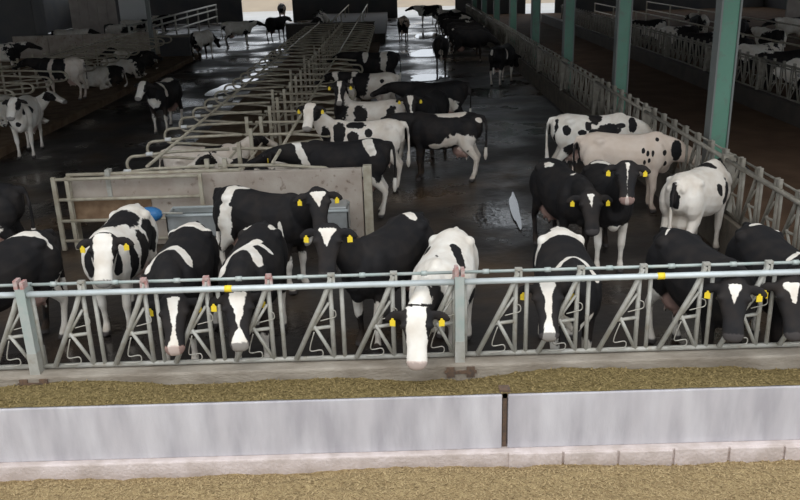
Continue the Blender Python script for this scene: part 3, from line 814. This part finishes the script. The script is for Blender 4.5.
cow('black cow with white rump band and white shoulder chevron, head through the fence', from_rump(193, 222, -91), -91, pollw=aty(176, 303, 7.46), muzw=aty(177, 356, 7.16), group=GF, base='B',
    ops=[('W', (-.52, -.20, 1.38), (-.52, .20, 1.38), .09), ('W', (-.62, 0, 1.42), (.14, .12, .1)), ('W', (-.5, -.27, 1.2), (.1, .1, .2)), ('W', (.22, .0, 1.42), (.55, -.22, 1.25), .075), ('W', (.22, .0, 1.42), (.46, .24, 1.28), .07)], face='blaze', facew=.055, noseblack=False, dirt=.3, legs=.35)
cow('black cow with a branching white mark over its back and white blaze', from_rump(262, 222, -92), -92, pollw=aty(236, 294, 7.46), muzw=aty(239, 348, 7.16), group=GF, base='B',
    ops=[('W', (-.02, .08, 1.42), (.18, -.02, 1.42), .075), ('W', (.05, .08, 1.41), (.10, .27, 1.30), .05), ('W', (.18, -.02, 1.42), (.55, -.24, 1.22), .085), ('W', (.18, -.02, 1.42), (.52, .17, 1.30), .075), ('W', (-.55, -.16, 1.40), (.1, .06, .1)), ('W', (-.55, .16, 1.40), (.1, .06, .1))], face='blaze', facew=.075, noseblack=True, dirt=.3, legs=.45)
cow('black cow behind the rail, head up, white forehead heart, body angled to the right', (-.17, 9.35), -121, pollw=aty(328, 226, 8.55), muzw=aty(327, 274, 8.28), group=GF, base='B',
    ops=[('W', (-.60, -.12, 1.42), (-.45, .1, 1.43), .06), ('W', (.52, .17, .50), (.13, .12, .16)), ('W', (.52, -.17, .50), (.13, .12, .16)), ('W', (.5, .17, .25), (.1, .1, .15))], face='star', facew=.095, dirt=.25, steps=(.08, -.08, 0, 0))
cow('mostly white cow lowering its white face over the kerb beside the centre post', from_rump(454, 228, -103), -103, pollw=aty(417, 308, 7.36), muzw=aty(417, 384, 7.06), group=GF, base='W',
    ops=[('B', (-.08, .12, 1.38), (.22, .24, 1.30), .075), ('B', (.0, .02, 1.42), (.18, .10, 1.42), .045), ('B', (.16, -.10, 1.42), (.30, -.02, 1.42), .04), ('B', (-.15, -.24, 1.30), (.1, .05, .08)), ('B', (.93, 0, 1.1), (.18, .22, .24)), ('B', (.28, -.30, 1.05), (.1, .1, .1)), ('B', (.2, .36, .9), (.12, .1, .1))], face='white', dirt=.2, noseblack=False)
cow('black cow with scalloped white rump and narrow blaze, right of the centre post', from_rump(559, 227, -93), -93, pollw=aty(547, 282, 7.66), muzw=aty(549, 330, 7.38), group=GF, base='B',
    ops=[('W', (-.42, -.22, 1.36), (-.42, .22, 1.36), .085), ('W', (-.60, 0, 1.42), (.2, .12, .1)), ('W', (-.40, -.27, 1.15), (.08, .1, .2)), ('W', (-.40, .27, 1.15), (.08, .1, .2)), ('W', (.34, 0, 1.43), (.58, -.24, 1.22), .05), ('W', (.34, 0, 1.43), (.58, .24, 1.25), .05), ('W', (.70, .12, .75), (.12, .10, .2)), ('W', (.70, -.12, .75), (.12, .10, .2))], face='blaze', facew=.068, dirt=.25, legs=.5)
cow('black cow with white forehead triangle in the fence, second from the right edge', from_rump(671, 228, -77), -77, pollw=aty(734, 282, 7.50), muzw=aty(733, 338, 7.20), group=GF, base='B',
    ops=[('W', (-.62, -.06, 1.42), (-.52, -.16, 1.40), .025), ('W', (-.60, -.2, .5), (.2, .12, .42))], face='star', facew=.065, dirt=.2, legs=.3)
cow('black cow with white hip and shoulder marks at the right edge of the fence', from_rump(753, 223, -88), -88, pollw=aty(790, 280, 7.50), muzw=aty(795, 338, 7.20), group=GF, base='B',
    ops=[('W', (-.55, -.06, 1.43), (-.60, .10, 1.42), .045), ('W', (-.58, .1, 1.42), (-.45, .22, 1.38), .03), ('W', (.42, .08, 1.42), (.12, .10, .1)), ('W', (.40, .05, 1.42), (.46, -.14, 1.38), .04), ('W', (.45, .14, 1.40), (.56, .26, 1.2), .035)], face='star', facew=.07, dirt=.2, legs=.35)
# --- second row
cow('black cow standing sideways before the water trough with a white band over its hip', (-1.92, 11.15), -29, pollw=aty(318, 190, 10.25), muzw=aty(322, 236, 9.9), group=GM, base='B',
    ops=[('W', (-.50, -.05, 1.44), (-.45, -.26, 1.30), .08), ('W', (-.50, -.1, 1.43), (-.3, .05, 1.42), .05), ('W', (-.45, -.3, 1.15), (-.55, -.22, .55), .11), ('W', (-.05, -.36, .80), (.16, .12, .14)), ('W', (.20, -.36, .82), (.12, .12, .12)), ('W', (.48, -.26, .95), (.05, .1, .16)), ('W', (.8, 0, .8), (.15, .15, .12))], face='star', facew=.10, dirt=.3, legs=.5)
cow('black cow with thin white brow mark, left of two black cows facing the camera', (2.45, 12.0), -78, pollw=aty(590, 193, 10.75), muzw=aty(592, 226, 10.5), group=GM, base='B',
    ops=[('W', (-.3, -.15, 1.42), (.12, .1, .08)), ('W', (.4, -.1, 1.44), (.1, .09, .06))], face='star', facew=.05, dirt=.2)
cow('black cow with white nose streak and white forelegs, right of two facing the camera', (3.02, 11.75), -93, pollw=aty(627, 163, 10.75), muzw=aty(627, 198, 10.45), group=GM, base='B',
    ops=[('W', (.50, .18, .40), (.12, .12, .35)), ('W', (.50, -.18, .40), (.12, .12, .35)), ('W', (.78, 0, .72), (.14, .2, .07)), ('W', (-.5, -.1, 1.42), (-.4, .12, 1.42), .06)], face='blaze', facew=.022, dirt=.2, noseblack=False)
cow('white cow seen from behind with head in the right receding fence', (4.38, 11.75), 48, poll=(1.2, 0, 1.25), hdir=(.8, 0, -.6), group=GM, base='W',
    ops=[('B', (.30, .15, 1.42), (.22, -.38, .95), .12), ('B', (.75, 0, 1.2), (.14, .3, .4)), ('B', (-.45, .22, 1.36), (.08, .08, .08)), ('B', (-.86, 0, 1.12), (.07, .09, .24)), ('B', (.0, -.34, 1.15), (.08, .06, .12))], face='black', dirt=.25, cream=.1)
cow('pinkish cream cow standing sideways with small dark spots on its shoulder', (4.0, 14.35), -6, poll=(1.2, .0, 1.0), hdir=(.7, 0, -.7), group=GM, base='W', cream=.55, voxel=.018,
    ops=[('B', (.25, -.3, 1.15), (.03, .1, .05)), ('B', (.33, -.3, 1.1), (.03, .1, .05)), ('B', (.42, -.3, 1.1), (.025, .1, .06)), ('B', (.28, -.3, .95), (.025, .1, .05)), ('B', (.36, -.3, .98), (.025, .1, .04)), ('B', (.50, -.2, 1.32), (.04, .08, .04)), ('B', (.62, -.2, 1.1), (.04, .1, .05)), ('B', (.65, -.2, .9), (.04, .1, .05)), ('B', (-.85, 0, 1.0), (.07, .12, .3)), ('B', (.85, -.1, 1.1), (.10, .15, .2))], face='allwhite', dirt=.35)
cow('white cow with black back patches standing sideways behind the cream cow', (3.85, 16.25), -3, poll=(1.2, .0, 1.0), hdir=(.7, 0, -.7), group=GM, base='W', voxel=.018,
    ops=[('B', (.02, -.1, 1.40), (.14, .25, .22)), ('B', (.22, -.28, 1.12), (.26, .2, .14)), ('B', (-.14, -.25, 1.22), (.07, .1, .09)), ('B', (-.25, -.3, 1.1), (.08, .1, .06)), ('B', (-.02, -.32, 1.08), (.11, .1, .09)), ('B', (.5, -.25, 1.22), (.10, .12, .05)), ('B', (-.55, -.24, 1.15), (.08, .12, .10)), ('B', (-.72, -.1, 1.1), (.06, .12, .25)), ('B', (.75, -.15, 1.2), (.08, .2, .15)), ('B', (-.40, -.2, .75), (.2, .2, .15))], face='black', dirt=.3)
cow('black cow cut off by the left edge behind the front row', from_rump(9, 184, 187), 187, poll=(1.15, 0, 1.2), hdir=(.8, 0, -.6), group=GM, base='B', ops=[('W', (-.3, .3, .8), (.25, .2, .15))], voxel=.02, dirt=.2)
# --- around the middle stalls
cow('black cow standing sideways behind the partition with white neck stripe and hind leg', (-.98, 14.45), 180, poll=(1.25, .0, 1.25), hdir=(.9, 0, -.45), group=GL, base='B', voxel=.018,
    ops=[('W', (.84, .0, 1.40), (.62, .26, .98), .075), ('W', (-.42, .1, 1.44), (-.5, .27, 1.26), .09), ('W', (-.30, .3, .85), (-.65, .2, .4), .13), ('W', (-.62, .2, .3), (.2, .12, .4)), ('W', (-.62, -.2, .3), (.2, .12, .4))], face='black', dirt=.25)
cow('patched cow with white face looking to the camera beside the stalls', (-.70, 16.35), 177, pollw=aty(309, 102, 16.0), muzw=aty(305, 126, 15.65), group=GL, base='W', voxel=.02,
    ops=[('B', (.45, .25, 1.2), (.12, .3, .3)), ('B', (.2, .3, 1.1), (.12, .2, .16)), ('B', (.12, .2, 1.35), (.2, .2, .08)), ('B', (.05, .35, .9), (.12, .2, .12)), ('B', (-.12, .3, 1.2), (.07, .12, .09)), ('B', (.72, .2, 1.15), (.1, .2, .2))], face='white', dirt=.3, cream=.15)
cow('white cow with black neck and narrow white face stripe beside the stalls', (-.62, 18.8), 174, pollw=aty(339, 76, 18.4), muzw=aty(338, 100, 18.0), group=GL, base='W', voxel=.02, cream=.15,
    ops=[('B', (.70, 0, 1.2), (.24, .4, .4)), ('B', (.2, .3, 1.1), (.16, .2, .3)), ('B', (-.5, .2, 1.1), (.12, .2, .2))], face='blaze', facew=.05, dirt=.35)
cow('black cow with white blaze facing the camera in the middle of the group', (.78, 19.55), -108, pollw=aty(402, 88, 18.0), muzw=aty(404, 116, 17.7), group=GL, base='B', voxel=.02,
    ops=[('W', (.85, -.1, 1.15), (.12, .1, .12))], face='blaze', facew=.06, dirt=.2)
cow('black cow sideways with white back patch and cream hind legs, right of the group', (.92, 16.95), 168, poll=(1.05, .25, 1.35), hdir=(.8, .2, -.5), group=GL, base='B', voxel=.018,
    ops=[('W', (-.15, .05, 1.40), (.32, .25, .08)), ('W', (-.40, .34, .80), (.36, .2, .24)), ('W', (-.62, .2, .4), (.2, .15, .42)), ('W', (-.62, -.2, .4), (.2, .15, .42)), ('W', (.1, .36, .70), (.25, .15, .12)), ('W', (-.75, .12, 1.28), (.10, .06, .05))], face='black', dirt=.45, cream=.2)
SHAPES = {}
SHAPES['down'] = cow_shape((1.18, 0, .95), (.55, 0, -.85), voxel=.026, tailr=.026)
SHAPES['level'] = cow_shape((1.18, .05, 1.35), (.9, .1, -.45), voxel=.026, tailr=.026)
SHAPES['up'] = cow_shape((1.05, .12, 1.55), (.75, .3, -.55), voxel=.026, tailr=.026, steps=(.1, -.1, -.08, .1))
SHAPES['lie'] = cow_shape((1.05, .15, .95), (.8, .3, -.5), voxel=.024, lying=True, tailr=.026)
far_down = cow_shape((1.18, 0, .95), (.55, 0, -.85), voxel=.036, tailr=.034)
SHAPES['fdown'] = far_down
SHAPES['flevel'] = cow_shape((1.18, .05, 1.32), (.9, .1, -.45), voxel=.036, tailr=.034)
SHAPES['flie'] = cow_shape((1.05, .15, .95), (.8, .3, -.5), voxel=.034, lying=True, tailr=.034)

cow('black cow with a dark back standing behind the right of the group', (1.0, 21.6), 176, shape='level', group=GL, base='B', ops=[('W', (-.3, .3, .8), (.3, .2, .2))], tags=(0, 0), dirt=.3)
cow('white cow with black shoulders entering a middle stall, rump to the alley', (-.75, 23.8), 160, shape='level', group=GL, base='W', ops=[('B', (.2, .2, 1.2), (.25, .4, .5)), ('B', (.75, 0, 1.2), (.25, .4, .5)), ('B', (-.45, .22, 1.2), (.07, .1, .07)), ('B', (-.6, -.3, 1.1), (.2, .2, .3))], face='blaze', tags=(0, 0), dirt=.35, cream=.15)
cow('black cow with a white hip band entering a middle stall farther back', (-.75, 29.5), 170, shape='level', group=GL, base='B', ops=[('W', (-.35, .2, 1.2), (.14, .4, .5)), ('W', (.3, .2, 1.3), (.1, .3, .2))], tags=(0, 0), dirt=.3)
cow('cream and black cow lying in the nearest left stall behind the partition', (-4.05, 16.85), 5, shape='lie', z=.08, group=GL, rnd=(11, 3.2, .5), base='W', face='white', tags=(0, 0), cream=.3, dirt=.4)
cow('pale cow lying in the nearest right stall behind the partition', (-2.55, 15.5), 178, shape='lie', z=.08, group=GL, rnd=(12, 3.0, .7), base='W', face='white', tags=(0, 0), cream=.2, dirt=.4)
cow('dark reddish cow seen from behind standing in the middle of the wet alley', (1.85, 35.0), 88, shape='fdown', group=GB, base='B', tags=(0, 0), cream=.3, dirt=.6, ops=[('W', (-.6, 0, .9), (.2, .1, .3))], eyes=False)
cow('brown and white cow standing far down the wet alley on its left side', (.45, 48.5), 84, shape='fdown', group=GB, rnd=(21, 3., .4), tags=(0, 0), cream=.8, dirt=.6, base='W', eyes=False)
cow('pale patched cow crossing sideways at the far end of the wet alley', (2.4, 60.0), 175, shape='flevel', group=GB, rnd=(22, 3., .2), tags=(0, 0), base='W', eyes=False)
cow('black cow with white streaks and pale legs standing near the right receding fence', (3.85, 30.6), 62, shape='down', group=GB, base='B', legs=.55, ops=[('W', (-.3, -.3, 1.2), (.05, .1, .25)), ('W', (-.75, .1, 1.2), (.1, .1, .1))], tags=(0, 0), dirt=.3)
for k, (y, rs_, off) in enumerate([(37.6, 31, -.7), (40.2, 32, -.9), (42.6, 33, -.4), (45.2, 34, -.8), (47.8, 35, -.3), (51., 36, -.7), (54.2, 37, -.2)]):
    cow(f'dark cow feeding at the receding right fence, {ORD[k]} of the far row', (3.25+.1*(k % 3), y), -4+4*(k % 3), shape='fdown', group='cows feeding along the receding fence', rnd=(rs_, 3., off), base='B', tags=(0, 0), eyes=False)
# --- left side
cow('white cow with few black spots facing the camera at the left edge', (-9.35, 20.7), -78, poll=(.98, .06, 1.55), hdir=(.6, -.15, -.75), group=GB, base='W', voxel=.024, tailr=.026, ops=[('B', (.75, .15, 1.2), (.07, .1, .08)), ('B', (.4, .3, 1.2), (.1, .1, .1)), ('B', (.6, -.2, .9), (.08, .1, .08)), ('B', (.8, .0, .9), (.07, .07, .06))], face='white', tags=(0, 0), dirt=.3)
cow('white cow lying on the left bed just behind the standing white cow', (-10.9, 23.9), -25, shape='lie', z=.2, group=GB, base='W', rnd=(41, 2.5, 1.2), face='white', tags=(0, 0))
cow('black and white cow with white face walking towards the camera left of the stalls', (-6.55, 23.4), -97, poll=(1.02, -.1, 1.5), hdir=(.7, -.1, -.7), group=GB, base='B', voxel=.024, tailr=.026, ops=[('W', (-.2, 0, 1.42), (.25, .2, .1)), ('W', (.4, .0, 1.42), (.5, .3, 1.1), .08), ('W', (.8, 0, .9), (.15, .2, .15))], face='white', tags=(0, 0), legs=.5)
cow('pale cow standing in a left stall with rump towards the alley', (-11.4, 28.6), 172, shape='level', z=.2, group=GB, base='B', ops=[('W', (-.55, 0, 1.1), (.35, .5, .8)), ('W', (.2, 0, 1.), (.1, .5, .5))], legs=.7, cream=.3, tags=(0, 0))
for k, (x, y, hd, rs_, off) in enumerate([(-11.0, 31.3, 175, 51, .2), (-11.0, 34.0, 5, 52, -.2), (-11.3, 36.8, 170, 53, -.3)]):
    cow(f'patched cow lying on the left bed near its alley edge, {["nearest", "middle", "farthest"][k]} of three', (x, y), hd, shape='lie', z=.2, group='cows lying on the left bed', rnd=(rs_, 3., off), base='B', tags=(0, 0))
cow('white and dark cow standing in the left stalls at the left edge', (-16.6, 35.5), 10, shape='level', z=.2, group=GB, rnd=(54, 2.4, .1), base='B', tags=(0, 0))
cow('patched cow standing behind the low beige end wall', (-17.6, 45.9), 2, shape='level', group=GB, rnd=(55, 2.6, .1), base='B', tags=(0, 0), eyes=False)
cow('white cow with black patches seen from behind beyond the left end wall', (-9.55, 42.0), 70, shape='fdown', group=GB, base='W', rnd=(56, 3., .5), tags=(0, 0), eyes=False)
cow('white cow with black spots standing sideways in the left alley far back', (-9.0, 48.6), 20, shape='flevel', group=GB, base='W', rnd=(57, 3.4, .5), tags=(0, 0), eyes=False)
cow('black cow standing in the left alley far back, beside the spotted cow', (-7.2, 51.5), 60, shape='flevel', group=GB, base='B', tags=(0, 0), eyes=False)
cow('brownish cow standing at the far opening left of the rear stalls', (-9.2, 70.), -85, shape='flevel', group=GB, base='W', rnd=(58, 3., -.2), cream=.8, tags=(0, 0), eyes=False)
for k, (x, y, hd) in enumerate([(-16.0, 49.5, -6), (-16.1, 53.0, 4), (-16.0, 57.5, 0)]):
    cow(f'patched cow behind the long pipe barrier on the left, {["nearest", "middle", "farthest"][k]} of three', (x, y), hd, shape='flevel', group='cows behind the pipe barrier', base='W', rnd=(61+k, 3., .0), tags=(0, 0), eyes=False)
for k, (x, y, hd) in enumerate([(-4.75, 52.5, 88), (-4.75, 56.5, 94)]):
    cow(f'greyish cow lying on the dark rear stall bed, {["nearer", "farther"][k]} of two', (x, y), hd, shape='flie', z=.5, group='cows on the rear stall bed', base='W', rnd=(71+k, 3., .2), dirt=.9, tags=(0, 0), eyes=False)
# --- beyond the feed lane
rl = ['nearest to the right edge', 'second from the right edge', 'third from the right edge', 'fourth from the right edge', 'fifth from the right edge', 'sixth from the right edge', 'seventh from the right edge', 'eighth from the right edge', 'ninth from the right edge', 'farthest back']
for k, (y, off) in enumerate([(18.9, -.2), (20.6, -.3), (22.4, .2), (24.0, -.8), (26.2, -.9), (28.4, .3), (30.4, -.8), (33.2, -.4), (36.5, -.5), (40.5, -.3)]):
    cow(f'patched cow feeding across the feed lane, {rl[k]}', (11.95+.1*(k % 3), y), 180+5*((k % 3)-1), shape='down' if k < 6 else 'fdown', group=GR, base='B', rnd=(81+k, 2.8, off), tags=(0, 0), eyes=k < 6, dirt=.4)
for k, (x, y, hd, off) in enumerate([(15.2, 22.6, 95, -.1), (16.0, 26.0, 120, .3), (15.3, 30.0, 80, -.5), (18.6, 29.0, 10, -.6), (19.5, 34.5, 170, .4), (15.0, 34.0, 100, .1), (15.6, 38.5, 60, -.3), (18.5, 39.5, 190, .5), (15.3, 43., 90, -.2)]):
    cow(f'patched cow standing in the right pen behind the feeding row, {ORD[k]} from the front', (x, y), hd, shape='flevel', group='cows standing in the right pen', base='B', rnd=(101+k, 2.8, off), tags=(0, 0), eyes=False, dirt=.4)
